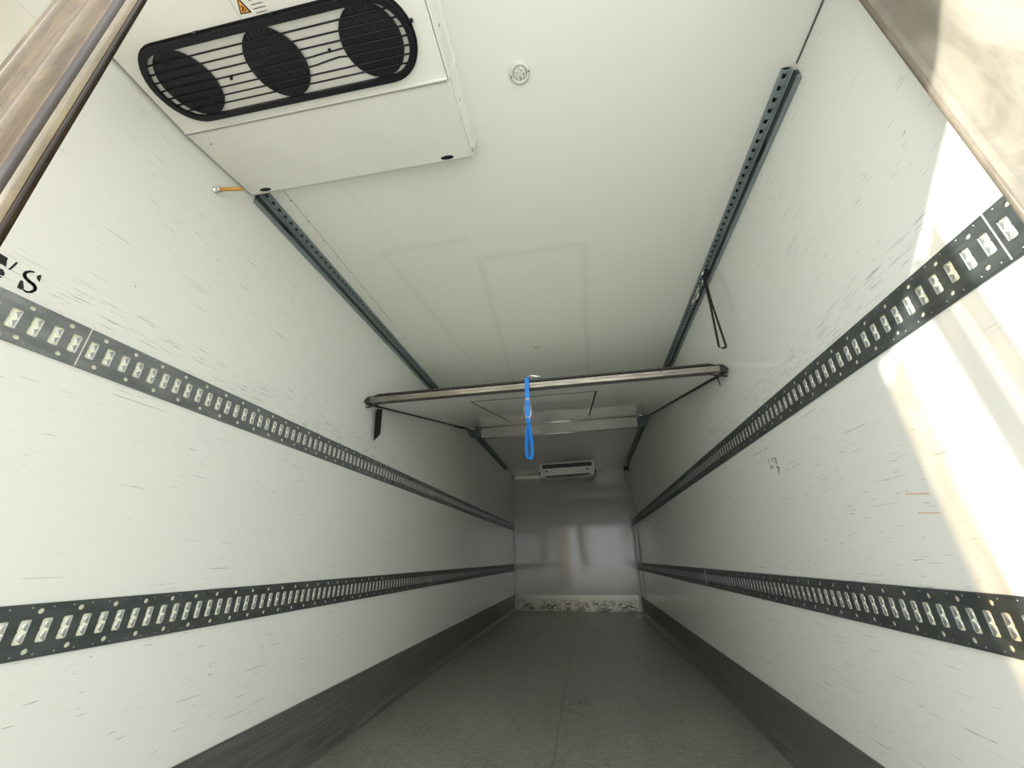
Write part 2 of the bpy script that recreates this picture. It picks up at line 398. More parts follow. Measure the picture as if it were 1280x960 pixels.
flat_left(b, [(.582, 1.640), (.589, 1.641), (.586, 1.636)])
b.build('stencilled_letter', M['ink'], wall_left)
# faded marker scribble and orange scuffs on the right wall
b = MB()
def flat_right(b, y0, z0, y1, z1, w):
    d = Vector((y1-y0, z1-z0)).normalized()*w/2; nx, ny = -d.y, d.x
    b.prism([(y0+nx, z0+ny), (y1+nx, z1+ny), (y1-nx, z1-ny), (y0-nx, z0-ny)], lambda p, q, t: (W-t, p, q), .0002, .0008)
oy, oz = 2.205, 1.392
for (a, c, d, e) in [(0, 0, -.004, -.018), (-.034, .0, -.040, -.018), (-.008, -.026, -.004, -.048), (-.008, -.05, -.036, -.040), (-.055, 0, -.06, -.012), (-.06, -.01, -.09, -.012),
                     (-.06, -.026, -.085, -.02), (-.066, -.04, -.086, -.030), (-.06, -.05, -.09, -.062), (-.07, -.062, -.084, -.05), (-.066, -.075, -.09, -.065), (-.064, -.09, -.078, -.072), (-.002, .058, -.018, .060)]:
    flat_right(b, oy+a, oz+c, oy+d, oz+e, .006)
b.build('marker_scribble', M['graffiti'], wall_right)
b = MB()
for a in [(1.402, 1.1045, 1.317, 1.0925, .0035), (1.384, 1.0468, 1.311, 1.0400, .0035)]: flat_right(b, *a)
b.build('orange_scuff', M['orange'], wall_right)

# ------------------------------------------------------------------ cargo rails
def slot_hole(y, p):
    w, h = .0115, .0285     # half width, half height
    pts = [(y-w, -h+.003), (y-w+.003, -h), (y+w-.002, -h), (y+w, -h+.002)]
    pts += [(y+w, h-.002), (y+w-.002, h), (y-w+.003, h), (y-w, h-.003), (y-w, .004), (y-w+.0018, 0.0), (y-w, -.004)]
    return pts
def make_rail(name, label, side, zc, ph, p, joints, hw=.0645, rm='rail'):
    """side 0 left 1 right; ph = a slot centre; p = slot pitch; hole gap centre = ph + p/2 (+2p k)"""
    root = empty(name, (0 if side == 0 else W, ph, zc), label, 'cargo rail')
    H0 = .0068
    fx = (lambda y, z, h: (h, y-ph, z)) if side == 0 else (lambda y, z, h: (-h, y-ph, z))
    holes = [slot_hole(-p/2, p), slot_hole(p/2, p), circle(0, .047, .0072, 16), circle(0, -.047, .0072, 16)]
    tv, tf = plate([(-p, -hw), (p, -hw), (p, hw), (-p, hw)], holes, .0022)
    # lobed lip of one slot: steel pressed in from the far edge of the slot, two round lobes
    lv, lf = [], []; nz, nh = 20, 6
    for i in range(nz+1):
        z = -.0265+.053*i/nz; s_ = i/nz
        lobe = abs(math.sin(2*PI*s_)) ; a = .0012+.0125*lobe**.8
        for j in range(nh+1):
            t = j/nh; lv.append((.0115-a*math.sin(t*PI/2), z, H0-.0005-(H0-.0030)*(1-math.cos(t*PI/2))))
    lf = [(i*(nh+1)+j, i*(nh+1)+j+1, (i+1)*(nh+1)+j+1, (i+1)*(nh+1)+j) for i in range(nz) for j in range(nh)]
    g0 = ph+p/2-2*p*int((ph+p/2-.40)/(2*p))     # first hole-gap centre
    tiles = []; y = g0
    while y+p < L-.03: tiles.append(y); y += 2*p
    js = sorted(joints); secs = []; cur = []
    for y in tiles:
        if js and y-p > js[0]-p*.9:
            secs.append(cur); cur = []; js.pop(0)
        cur.append(y)
    secs.append(cur); secs = [s for s in secs if s]
    for si, sec in enumerate(secs):
        b = MB(); a0, a1 = sec[0]-p, sec[-1]+p
        if si == len(secs)-1: a1 = L-.034
        for y in sec:
            b.add([fx(v[0]+y, v[1], H0+v[2]) for v in tv], tf)
            for sgn in (-1, 1):
                for dy in (-p/2, p/2):          # little fixing rivets along both edges
                    prof = [(.0028, .0011), (.0024, .0019), (.0010, .0023), (0, .0023)]
                    c = fx(y+dy+sgn*.003, sgn*(hw-.0085), H0)
                    q = MB(); q.lathe([(r, h if side == 0 else -h) for r, h in prof], c, 8, 'x'); b.add(q.v, q.f, 1, True)
        if sec[-1]+p < a1: b.add([fx(yy, zz, hh) for yy in (sec[-1]+p, a1) for zz in (-hw, hw) for hh in (H0-.001, H0+.001)], [(0, 1, 3, 2), (4, 6, 7, 5), (0, 4, 5, 1), (2, 3, 7, 6), (1, 5, 7, 3), (0, 2, 6, 4)])
        for s2 in (-1, 1):                       # rolled edges down to the wall
            b.add([fx(yy, zz, hh) for yy in (a0, a1) for zz, hh in ((s2*(hw-.0005), H0+.001), (s2*(hw+.0012), H0-.001), (s2*(hw+.0015), .0006), (s2*(hw-.001), .0006))],
                  [(0, 1, 5, 4), (1, 2, 6, 5), (2, 3, 7, 6)])
        for y in sec:
            for dy in (-p/2, p/2):
                q_ = [fx(v[0]+y+dy, v[1], v[2]) for v in lv]
                b.add(q_, [f_ for k_, f_ in enumerate(lf) if 0 < k_ % nh < nh-1], 3, True)
                b.add(q_, [f_ for k_, f_ in enumerate(lf) if k_ % nh in (0, nh-1)], 2, True)
        sec_o = b.build('rail_section', [M[rm], M['rivet'], M['lip'], M['lip_dark']], root, recalc=False)
        b = MB(); b.add([fx(yy, zz, hh) for yy in (a0, a1) for zz in (-hw+.004, hw-.004) for hh in (.0006, .0024)], [(0, 1, 3, 2), (4, 6, 7, 5), (0, 4, 5, 1), (2, 3, 7, 6), (1, 5, 7, 3), (0, 2, 6, 4)])
        b.build('backing', M['cream'], sec_o)
        if si:
            b = MB(); b.add([fx(yy, zz, hh) for yy in (a0-.0015, a0+.0015) for zz in (-hw, hw) for hh in (.002, H0+.0018)], [(0, 1, 3, 2), (4, 6, 7, 5), (0, 4, 5, 1), (2, 3, 7, 6), (1, 5, 7, 3), (0, 2, 6, 4)])
            b.build('joint_strip', M['trim'], root)
    return root
make_rail('cargo_rail', 'grey slotted steel cargo rail on the left wall, upper one, just below the stencilled letters', 0, 1.5465, .6440, .0467, [.757, 3.75, 6.75], .0640, 'rail_lit')
make_rail('cargo_rail', 'dark slotted steel cargo rail on the left wall, lower one, above the dark kick plate', 0, .7700, .9620, .0470, [3.92, 6.92], .0645)
make_rail('cargo_rail', 'slotted steel cargo rail on the right wall, upper one, crossed by sunlight', 1, 1.5840, .8620, .0482, [.838, 3.74, 6.69, 8.05], .0670)
make_rail('cargo_rail', 'dark slotted steel cargo rail, lower of the two on the right wall', 1, .7800, 1.2440, .0484, [3.80, 6.69, 8.01], .0655)

# ------------------------------------------------------------------ ceiling tracks
def make_track(label, side, y0, y1, holes):
    x0 = 0.0 if side == 0 else W
    zt = ceil_z(.03 if side == 0 else W-.03)
    root = empty('ceiling_track', (x0, y0, zt), label, 'track')
    sx = 1 if side == 0 else -1
    k = .0256*sx
    fx = lambda a, bb, y: (sx*a, y-y0, -bb+(a-.03)*.0256*sx)
    def bar(b, poly, ya, yb, mi=0): b.prism([(a, c) for a, c in poly], lambda p, q, t: fx(p, q, t), ya, yb, mi)
    # solid body: flange, slotted face, ridge, channel, wall flange
    b = MB()
    bar(b, [(.0545, .001), (.0545, .014), (.0505, .016), (.0505, .001)], y0, y1)          # inner flange
    bar(b, [(.026, .001), (.026, .036), (.021, .038), (.018, .033), (.018, .001)], y0, y1)  # ridge
    bar(b, [(.0008, .060), (.0008, .079), (.010, .079), (.013, .072), (.013, .060)], y0, y1)  # wall flange
    body = b.build('track_body', M['track'], root)
    b = MB(); bar(b, [(.0008, .030), (.0008, .060), (.0075, .060), (.014, .034), (.0175, .030)], y0, y1)
    b.build('channel', M['track_dark'], root)
    # slotted face with its curved lugs
    p = .045; n = int((y1-y0)/p)
    ov = [(-p/2, 0), (p/2, 0), (p/2, .0245), (-p/2, .0245)]
    hole = [(-.011, .004), (.007, .004), (.012, .012), (.007, .0205), (-.011, .0205), (-.006, .012)]
    tv, tf = plate(ov, [hole], .0018)
    b = MB()
    for i in range(n):
        yc = y0+p*(i+.5)
        b.add([fx(.026+v[1], .0135+v[2]+.004*(1-v[1]/.0245), yc+v[0]) for v in tv], tf)
    b.build('slotted_face', M['track'], root, recalc=False)
    b = MB(); bar(b, [(.026, .0015), (.0505, .0015), (.0505, .004), (.026, .004)], y0, y1)
    b.build('inner_web', M['void'], root)
    for yh in holes:
        b = MB(); b.prism([(yh+.05*math.cos(t)*1.0, .0455+.0085*math.sin(t)) for t in [2*PI*i/16 for i in range(16)]], lambda p_, q, t: fx(.0125-(q-.034)*.22+t, q, p_), -.001, .0016)
        b.build('entry_hole', M['void'], root)
    b = MB(); bar(b, [(.0008, .0015), (.054, .0015), (.054, .016), (.026, .038), (.013, .079), (.0008, .079)], y1, y1+.012)
    b.build('end_stop', M['rubber'], root)
    return root
make_track('blue-grey galvanised ceiling track along the left wall, starting behind the fan unit', 0, 1.150, 7.70, [1.36])
make_track('blue-grey galvanised ceiling track along the right wall, its cut near end in full view', 1, 1.068, 8.02, [1.40])

# ------------------------------------------------------------------ rear evaporator with three fans
ev = empty('evaporator_unit', (0, 0, 0), 'white cooling unit with three black fan openings on the ceiling at the near left', 'cooling unit')
ex0, ex1, ez = .015, 1.130, 2.530
yf0, yf1, yf2 = .300, .790, 1.130
fans = [(.205, .631), (.562, .631), (.919, .631)]
v, f = plate([(ex0, yf0), (ex1, yf0), (ex1, yf1), (ex0, yf1)], [circle(x, y, .100, 40) for x, y in fans], .003)
b = MB(); b.add([(p[0], p[1], ez+.0015+p[2]) for p in v], f)
# sloping rear cover, upright lip, sides, front
b.add([(ex0, yf1, ez), (ex1, yf1, ez), (ex1, yf2-.012, ez+.044), (ex1, yf2, ez+.052), (ex1, yf2, ceil_z(ex1)-.001), (ex0, yf2-.012, ez+.044), (ex0, yf2, ez+.052), (ex0, yf2, ceil_z(ex0)-.001)],
      [(0, 1, 2, 5), (5, 2, 3, 6), (6, 3, 4, 7)])
for x in (ex0, ex1):
    zc = ceil_z(x)-.001
    b.add([(x, yf0, ez), (x, yf1, ez), (x, yf2-.012, ez+.044), (x, yf2, ez+.052), (x, yf2, zc), (x, yf0, zc)], [(0, 1, 2, 3, 4, 5)])
b.add([(ex0, yf0, ez), (ex1, yf0, ez), (ex1, yf0, ceil_z(ex1)-.001), (ex0, yf0, ceil_z(ex0)-.001)], [(0, 1, 2, 3)])
casing = b.build('casing', M['unit'], ev, recalc=False)
# side flange standing out along the ceiling, turned edge along the seam
b = MB(); b.prism([(ex1+.0003, ez+.010), (ex1+.004, ez+.006), (ex1+.006, ez+.010), (ex1+.010, ceil_z(1.13)-.014), (ex1+.022, ceil_z(1.15)-.006), (ex1+.022, ceil_z(1.15)-.001), (ex1+.0003, ceil_z(1.13)-.001)], I3, yf0, yf1+.005)
b.prism([(ex1+.0003, ez+.05), (ex1+.004, ez+.05), (ex1+.022, ceil_z(1.15)-.006), (ex1+.022, ceil_z(1.15)-.001), (ex1+.0003, ceil_z(1.13)-.001)], I3, yf1+.005, yf2-.02)
b.build('side_flange', M['unit'], ev, bevel=.002)
b = MB(); b.box(ex0+.002, ex1-.004, yf1-.0035, yf1+.0025, ez-.0035, ez-.0002); b.build('cover_seam', M['groove'], ev)
b = MB(); b.box(ex0, ex1-.0, yf1-.010, yf1-.0036, ez-.005, ez-.0002); b.build('cover_lip', M['unit'], ev, bevel=.0015)
for x, y in ((1.1365, .66), (1.1365, .90)):
    b = MB(); b.lathe([(.006, 0), (.005, .003), (.002, .004), (0, .004)], (x, y, ez+.075), 10, 'x'); b.build('screw', M['rivet'], ev)
b = MB(); b.lathe([(.004, 0), (.003, -.002), (0, -.002)], (.075, .845, ez+.006), 10); b.build('screw', M['rivet'], ev)
for x, r in ((.105, 1), (1.020, 1)):     # dark cut-outs in the lower edge of the cover
    b = MB(); b.prism([(x+.030*math.cos(2*PI*i/18), yf2-.026+.010*math.sin(2*PI*i/18)) for i in range(18)], lambda p_, q, t: (p_, q, ez+(q-yf1)*.134+t), -.0012, .001)
    b.build('edge_cutout', M['void'], ev)
b = MB(); b.prism([(yf2-.030+.014*math.cos(2*PI*i/14), ez+.070+.014*math.sin(2*PI*i/14)) for i in range(14)], lambda p_, q, t: (ex1+t, p_, q), .0005, .007); b.build('edge_cutout', M['void'], ev)
# fans
for x, y in fans:
    b = MB(); b.lathe([(.102, ez-.006), (.102, ez+.003), (.099, ez+.10), (0.0, ez+.10)], (x, y, 0), 40, mi=0)
    fr = b.build('fan_opening', M['void'], ev)
    b = MB(); b.lathe([(0, ez+.030), (.030, ez+.032), (.034, ez+.040), (.034, ez+.07)], (x, y, 0), 24)
    for k in range(6):
        a = 2*PI*k/6+.3; vs = []
        for i in range(5):
            r = .032+.058*i/4
            for s_ in (-1, 1):
                aa = a+s_*(.30+.10*i/4); vs.append((x+r*math.cos(aa), y+r*math.sin(aa), ez+.055+s_*.014))
        b.add(vs, [(2*i, 2*i+1, 2*i+3, 2*i+2) for i in range(4)], 0, True)
    b.build('fan_blades', M['fan'], fr)
# grille frame, long bars, wire mesh over the fans
gz = ez-.012
out = stadium(.058, 1.064, .631, .122, 18); inn = stadium(.078, 1.044, .631, .102, 18)
v, f = plate(out, [inn], .012); b = MB(); b.add([(p[0], p[1], gz+p[2]) for p in v], f)
o2 = stadium(.052, 1.070, .631, .128, 18)
v, f = plate(o2, [stadium(.064, 1.058, .631, .116, 18)], .004); b.add([(p[0], p[1], ez-.0025+p[2]) for p in v], f)
for x, y in ((.36, .506), (.64, .506), (1.068, .60)):
    b.box(x-.008, x+.008, y-.004, y+.004, ez-.014, ez-.001)
grille = b.build('grille', M['black'], ev)
b = MB()
for i, y in enumerate([.555, .581, .606, .632, .658, .682, .706]):
    dx = math.sqrt(max(.108**2-(y-.631)**2, 0)); x0, x1 = .058+.122-dx, 1.064-.122+dx
    if i in (3, 4):      # one bar is bent between the fans
        pts = [(x0, y, gz), (.66, y, gz), (.70, y-.002*(1 if i == 4 else .3), gz), (.745, y-(.007 if i == 4 else .004), gz-.002), (.79, y-.010*(i == 4)-.004*(i == 3), gz-.001), (.83, y-.005, gz), (x1, y, gz)]
    else: pts = [(x0, y, gz), (x1, y, gz)]
    b.tube(pts, .0028, 8)
b.tube([(.765, .627, gz-.004), (.772, .620, gz-.006)], .005, 8)
b.tube([(.372, .640, gz-.004), (.380, .632, gz-.006)], .005, 8)
b.build('grille_bar', M['black'], grille)
for x, y in fans:
    b = MB(); b.tube([(x+.103*math.cos(2*PI*k/48), y+.103*math.sin(2*PI*k/48), ez-.006) for k in range(48)], .0022, 6, closed=True)
    for k in range(-5, 6):
        d = k*.0165; h = math.sqrt(.101**2-d*d); b.tube([(x+d, y-h, ez-.008), (x+d, y+h, ez-.008)], .0010, 5)
    b.box(x-.1005, x+.1005, y-.0008, y+.0008, ez-.0088, ez-.0072); b.build('fan_guard', M['fan'], grille)
# warning label
b = MB(); b.box(.534, .655, .400, .505, ez-.0012, ez-.0001); lab = b.build('warning_label', M['label'], ev)
T = lambda pts, z0, z1, bb: bb.prism(pts, lambda p_, q, t: (p_, q, t), z0, z1)
b = MB(); T([(.5805, .493), (.5405, .4915), (.563, .449)], ez-.0020, ez-.0013, b); b.build('warning_triangle', M['ink'], lab)
b = MB(); T([(.5735, .4895), (.5465, .4885), (.5625, .458)], ez-.0027, ez-.0021, b); b.build('warning_field', M['yellow'], lab)
b = MB()
for cx, cy, r in ((.5615, .4795, .0028), (.5560, .4830, .0026), (.5665, .4835, .0026), (.5585, .4745, .0022), (.5640, .4765, .0022), (.5610, .4865, .002)):
    T(circle(cx, cy, r, 8), ez-.0034, ez-.0028, b)
b.build('warning_symbol', M['ink'], lab)
b = MB()
for i, (y, a, c) in enumerate([(.466, .592, .632), (.477, .592, .632), (.487, .591, .634), (.497, .593, .630), (.455, .594, .628)]):
    xx = a
    while xx < c:
        w_ = random.uniform(.003, .007); b.box(xx, min(xx+w_, c), y-.0011, y+.0011, ez-.0018, ez-.0013); xx += w_+.0012
b.build('label_print', M['ink'], lab)
b = MB(); b.box(.5338, .5345, .400, .505, ez-.0016, ez-.0012); b.build('label_border', M['seam'], lab)

# amber pipe stub between the left wall and the unit
pr = empty('pipe_stub', (0, .975, 2.436), 'short amber pipe stub with steel end fitting on the left wall by the cooling unit', 'pipe')
b = MB(); b.tube([(.020, 0, .001), (.105, .028, .020)], .0085, 12); b.build('pipe', M['amber'], pr)
b = MB(); b.lathe([(.015, .0008), (.015, .006), (.011, .010), (.0105, .022), (.0125, .022), (.0125, .027), (.006, .028), (0, .028)], (0, 0, 0), 16, 'x'); b.build('end_fitting', M['chrome'], pr)

# ------------------------------------------------------------------ round ceiling lamps
def lamp(x, y, label):
    r = empty('ceiling_lamp', (x, y, ceil_z(x)), label, 'lamp', None); r.rotation_euler = (0, -math.atan(.0256), 0)
    b = MB(); b.lathe([(.041, -.0005), (.041, -.006), (.037, -.011), (.030, -.0125), (.0275, -.010), (.0275, -.004)], (0, 0, 0), 36); b.build('bezel', M['unitgrey'], r, recalc=False)
    b = MB(); b.lathe([(0, -.009), (.012, -.0095), (.023, -.008), (.0272, -.0045)], (0, 0, 0), 28); l = b.build('lens', M['lens'], r, recalc=False)
    b = MB()
    for q in [(.006, -.010), (-.003, .012), (.014, .004), (-.012, -.006), (.002, .018), (-.016, .008)]: b.lathe([(.0022, -.0092), (.0016, -.0104), (0, -.0104)], (q[0], q[1], 0), 8)
    b.build('diode', M['void'], l)
    for s_ in (-1, 1):
        b = MB(); b.lathe([(.0030, -.0105), (.0025, -.0135), (0, -.0135)], (s_*.0345, -s_*.004, 0), 10); b.build('screw', M['void'], r)
lamp(1.384, .885, 'round grey ceiling lamp right of the fan unit, the nearer and larger one')
lamp(1.215, 3.030, 'small round ceiling lamp farther back, just before the hanging partition')
# red marker lens high at the near right corner
b = MB(); b.lathe([(.020, -.0005), (.020, -.010), (.014, -.018), (0, -.020)], (0, 0, 0), 20, 'x'); mk = b.build('marker_light', M['red'])
mk.location = (W, .585, 2.665); tag(mk, 'small red light lens on the right wall at the ceiling corner', 'lamp')

# ------------------------------------------------------------------ partition hoisted under the ceiling
pt = empty('folding_partition', (W/2, 2.385, 1.975), 'white insulated partition panel hoisted at a slant under the ceiling with black rubber edges', 'partition')
ang = math.atan(.239); pt.rotation_euler = Euler = (ang, -math.atan(.012), 0)
LV = 2.62
b = MB(); b.box(-1.190, 1.190, .02, LV, 0, .050); panel = b.build('panel', [M['panel']], pt, bevel=.003)
# near edge profile: worn aluminium channel between two dark lines, with rivets
b = MB(); b.prism([(.022, -.003), (-.004, -.002), (-.012, .006), (-.012, .040), (-.006, .050), (.022, .053)], lambda p_, q, t: (t, p_, q), -1.175, 1.175)
edge = b.build('edge_profile', M['alu'], pt, bevel=.002)
b = MB(); b.box(-1.17, 1.17, -.0135, -.0115, .0235, .0250); b.build('profile_groove', M['seam'], edge)
rb = MB(); rb.lathe([(.0035, 0), (.003, -.0015), (0, -.002)], (0, 0, 0), 8, 'y'); r0 = rb.build('rivet', M['seam'], edge); r0.location = (-1.10, -.012, .034)
for k in range(1, 17):
    c = r0.copy(); C.objects.link(c); c.parent = edge; c.location = (-1.10+k*.1375, -.012, .034)
def tip_strip(z0, z1, y0, y1):
    b = MB(); n = 22; vs = []
    for i in range(n+1):
        t = -1+2*i/n; x = 1.222*t; a = max(0, abs(t)-.955)/.045
        for (yy, zz) in ((y0, z0), (y1, z0), (y1, z1), (y0, z1)):
            vs.append((x, yy+a*.02, zz+(-.030 if zz > .02 else -.018)*a))
    b.add(vs, [(i*4+k_, i*4+(k_+1) % 4, i*4+4+(k_+1) % 4, i*4+4+k_) for i in range(n) for k_ in range(4)]+[(0, 1, 2, 3), (n*4+3, n*4+2, n*4+1, n*4)])
    return b
tip_strip(.050, .060, -.016, .030).build('top_seal', M['rubber'], pt)
tip_strip(-.0095, -.0035, -.004, .022).build('bottom_seal', M['rubber'], pt)
for s_ in (-1, 1):                         # side seals reaching the walls
    b = MB(); b.prism([(s_*1.190, .004), (s_*1.206, .000), (s_*1.221, -.004), (s_*1.2235, .004), (s_*1.204, .024), (s_*1.190, .030)], I3, .02, LV-.02)
    b.build('side_seal', M['rubber'], pt)
b = MB(); b.box(-1.228, -1.195, 2.10, 2.50, -.012, .0); b.build('seal_flap', M['rubber'], pt)
# corner pieces at the near edge
for s_ in (-1, 1):
    b = MB(); b.prism([(s_*1.17, -.003), (s_*1.17, .051), (s_*1.200, .045), (s_*1.222, .020), (s_*1.222, .012), (s_*1.20, -.003)], I3, -.006, .03); b.build('corner_cap', M['rubber'], pt)
b = MB(); b.ribbon([(1.13, .0, -.008), (1.155, .02, -.013), (1.175, .05, -.035), (1.188, .07, -.075)], (0, 1, .2), .012, .003); b.build('loose_seal_end', M['rubber'], pt)
# hatch in the panel
hx0, hx1, hy0, hy1 = -.520, .426, .320, 2.16
b = MB(); b.box(hx0+.006, hx1-.006, hy0+.004, hy1+.30, -.0022, .001); b.build('hatch', M['panel'], panel)
b = MB(); b.box(hx0-.006, hx0+.006, hy0, hy1, -.0036, .0005); b.box(hx1-.007, hx1+.007, hy0, hy1, -.0036, .0005); b.box(hx0, hx1, hy0-.002, hy0+.003, -.003, .0005); b.build('hatch_gasket', M['rubber'], panel)
# far end: aluminium crossbeam, facia and trolleys on the tracks
b = MB(); b.box(-1.01, 1.04, LV-.012, LV+.010, -.150, .006); facia = b.build('end_facia', M['facia'], pt)
b = MB(); b.tube([(-1.01, LV-.014, -.006), (1.04, LV-.014, -.006)], .010, 12); b.tube([(-1.01, LV-.014, -.150), (1.04, LV-.014, -.150)], .0085, 12); b.build('edge_tube', M['chrome'], pt)
for s_, xo in ((-1, -1.10), (1, 1.12)):
    b = MB(); b.prism([(xo-.055, -.12), (xo+.050, -.155), (xo+.075, -.06), (xo+.055, .02), (xo-.075, .03), (xo-.09, -.03)] if s_ < 0 else [(xo-.07, -.155), (xo+.035, -.13), (xo+.07, -.03), (xo+.06, .03), (xo-.055, .02), (xo-.075, -.05)], lambda p_, q, t: (p_, t, q), LV-.03, LV-.018)
    tb = b.build('trolley_bracket', M['track_dark'], pt)
    b = MB(); b.tube([(xo-.08, LV-.06, .0), (xo-.03, LV-.07, -.012), (xo+.03, LV-.05, -.02)], .008, 8); b.tube([(xo-.05, LV-.09, -.005), (xo+.06, LV-.02, -.03)], .006, 8)
    b.build('trolley_rod', M['chrome'], tb)
    b = MB(); b.lathe([(.020, -.008), (.020, .008), (.012, .009), (.012, .012), (0, .012)], (xo-s_*.02, LV-.040, -.01), 16, 'y'); b.build('trolley_wheel', M['rubber'], tb)

# blue pull strap
sx, sy = 1.190, 2.366
bs = empty('pull_strap', (sx, sy, 1.975), 'bright blue webbing pull strap with a steel buckle hanging from the slanted partition edge', 'strap')
b = MB(); b.ribbon([(0, .045, .075), (0, .0, .078), (0, -.018, .062), (0, -.020, .02), (0, -.020, -.10), (0, -.018, -.20)], (1, 0, 0), .028, .003); b.build('webbing', M['blue'], bs)
b = MB(); b.ribbon([(0, -.020, -.12), (.001, -.021, -.18), (0, -.018, -.245)], (1, 0, 0), .026, .003); b.build('webbing', M['blue'], bs)
lp = []
wv = []
for i in range(25):
    t = i/24; a = 2*PI*t - PI/2
    # teardrop loop, pinched under the buckle, open at the bottom
    z = -.22-.132*(1-math.cos(2*PI*t)); x = .028*math.sin(2*PI*t)*max(0, (1-math.cos(2*PI*t))/2)**1.1*1.0
    lp.append((x+.004, -.018+.006*math.sin(PI*t), z)); wv.append((.75*math.cos(PI*t), .66, .0))
b = MB(); b.ribbon(lp, [(.5, .85, 0)]*25, .030, .003); b.build('hand_loop', M['blue'], bs)
b = MB(); b.tube([(-.016, -.024, -.085), (.017, -.024, -.085)], .003, 8); b.tube([(-.016, -.024, -.092), (.017, -.024, -.092)], .002, 8); b.build('slide_bar', M['chrome'], bs)
b = MB(); b.tube([(-.021, -.026, -.125), (.017, -.026, -.128), (.025, -.027, -.170), (.020, -.027, -.206), (.008, -.027, -.218), (-.010, -.027, -.216), (-.019, -.027, -.19)], .0032, 8, closed=True); b.build('buckle', M['chrome'], bs)
b = MB(); b.box(.03, .09, -.004, .010, .072, .080); b.tube([(-.01, .0, .082), (.035, -.005, .088), (.065, .0, .082), (.09, .006, .084)], .0045, 8); b.tube([(.05, .02, .082), (.062, .02, .102), (.075, .02, .09)], .003, 6); b.build('anchor_bracket', M['chrome'], bs)

# black webbing end hanging at the left end of the partition
b = MB(); vs = []
poly = [(-.018, -.030), (-.004, .010), (.066, .034), (.084, -.160), (.008, -.232)]
b.prism([(2.530+p_*1.0, 1.962+q) for p_, q in poly], lambda p_, q, t: (t, p_, q), .030, .0335)
wb = b.build('webbing_strap', M['web']); tag(wb, 'short flat black webbing strap hanging at the left end of the partition', 'strap')
# black loop on the right track
bl = empty('loop_strap', (2.405, 2.255, 2.66), 'long thin black loop strap hanging from a hook on the right ceiling track', 'strap')
b = MB(); pts = []
for i in range(15): t = i/14; pts.append((-.007-.014*max(0, t-.4)/.6, -.004, -.02-.535*t))
for i in range(1, 8): a = PI*i/8; pts.append((-.021*math.cos(a), -.002, -.555-.016*math.sin(a)))
for i in range(14, -1, -1): t = i/14; pts.append((.005+.016*max(0, t-.4)/.6, .002, -.02-.535*t))
b.ribbon(pts, (.80, .6, 0), .018, .004); b.build('webbing', M['web'], bl)
b = MB(); b.tube([(.03, .0, .0), (.012, -.012, .006), (-.006, -.010, .0), (-.008, .0, -.02), (.004, .012, -.03), (.012, .02, -.022)], .005, 8); b.tube([(.02, .03, .01), (.008, .05, -.02), (.004, .07, -.05)], .004, 8); b.build('hook', M['chrome'], bl)
b = MB(); b.box(.005, .035, -.022, .026, -.010, .018); b.build('hook_block', M['rubber'], bl, bevel=.003)
# clamp farther along the same track
cl = empty('track_clamp', (2.425, 2.50, 2.665), 'pale steel clamp plate on the right ceiling track behind the black loop strap', 'clamp')
b = MB(); b.prism([(-.09, -.004), (-.05, -.020), (.05, -.020), (.10, -.008), (.10, .004), (-.09, .006)], lambda p_, q, t: (t, p_, q), -.012, -.006); b.box(-.012, .010, -.03, .03, -.02, -.004); b.build('clamp_plate', M['trim'], cl, bevel=.002)
b = MB(); b.lathe([(.008, 0), (.008, -.006), (0, -.006)], (-.012, .05, -.008), 10, 'x'); b.build('bolt', M['chrome'], cl); b = MB(); b.lathe([(.008, 0), (.008, -.006), (0, -.006)], (-.012, -.05, -.008), 10, 'x'); b.build('bolt', M['chrome'], cl)

# ------------------------------------------------------------------ small cooling unit at the front wall
fu = empty('evaporator_unit', (0, 0, 0), 'small slim white cooling unit on the ceiling far back by the front wall', 'cooling unit')
ux0, ux1, uy, uz0 = .715, 1.775, 7.70, 2.385
def rr(x0, x1, z0, z1, r, n=5, top=.0):
    pts = []
    for cx, cz, a0, rad in ((x1-r, z0+r, -PI/2, r), (x1-.015, z1-.015, 0, .015), (x0+.015, z1-.015, PI/2, .015), (x0+r, z0+r, PI, r)):
        for i in range(n+1): a = a0+PI/2*i/n; pts.append((cx+rad*math.cos(a), cz+rad*math.sin(a)))
    return pts
zt = ceil_z(.72)-.004
body = rr(ux0, ux1, uz0, zt, .075)
slant = lambda p_, q, t: (p_, uy+t+(.0 if t > .01 else (zt-q)*.25), q+(p_-ux0)*.0256)
b = MB(); b.prism(body, slant, 0, .40, 0, False)
b.build('casing', M['unit'], fu, bevel=.006)
b = MB(); b.prism([(ux0+.045, zt-.102), (ux1-.045, zt-.102), (ux1-.045, zt-.026), (ux0+.045, zt-.026)], lambda p_, q, t: (p_, uy-.004+t+(zt-q)*.25, q+(p_-ux0)*.0256), 0, .01); b.build('air_slot', M['void'], fu)
b = MB(); b.prism([(ux0+.11, uz0+.004), (ux1-.11, uz0+.004), (ux1-.085, uz0+.034), (ux0+.085, uz0+.034)], lambda p_, q, t: (p_, uy-.004+t+(zt-q)*.25, q+(p_-ux0)*.0256), 0, .01); b.build('air_slot', M['void'], fu)
for x in (ux0+.125, ux1-.135):
    b = MB(); b.lathe([(.018, -.006), (.018, .004)], (x, uy+.040, uz0+.118+(x-ux0)*.0256), 16, 'y'); b.build('plug', M['void'], fu)
b = MB(); xx = ux0+.19
while xx < ux0+.40: b.prism([(xx, zt-.096), (xx+.018, zt-.096), (xx+.018, zt-.086), (xx, zt-.086)], lambda p_, q, t: (p_, uy-.002+t+(zt-q)*.25, q+(p_-ux0)*.0256), 0, .003); xx += .024
b.build('name_strip', M['seam'], fu)
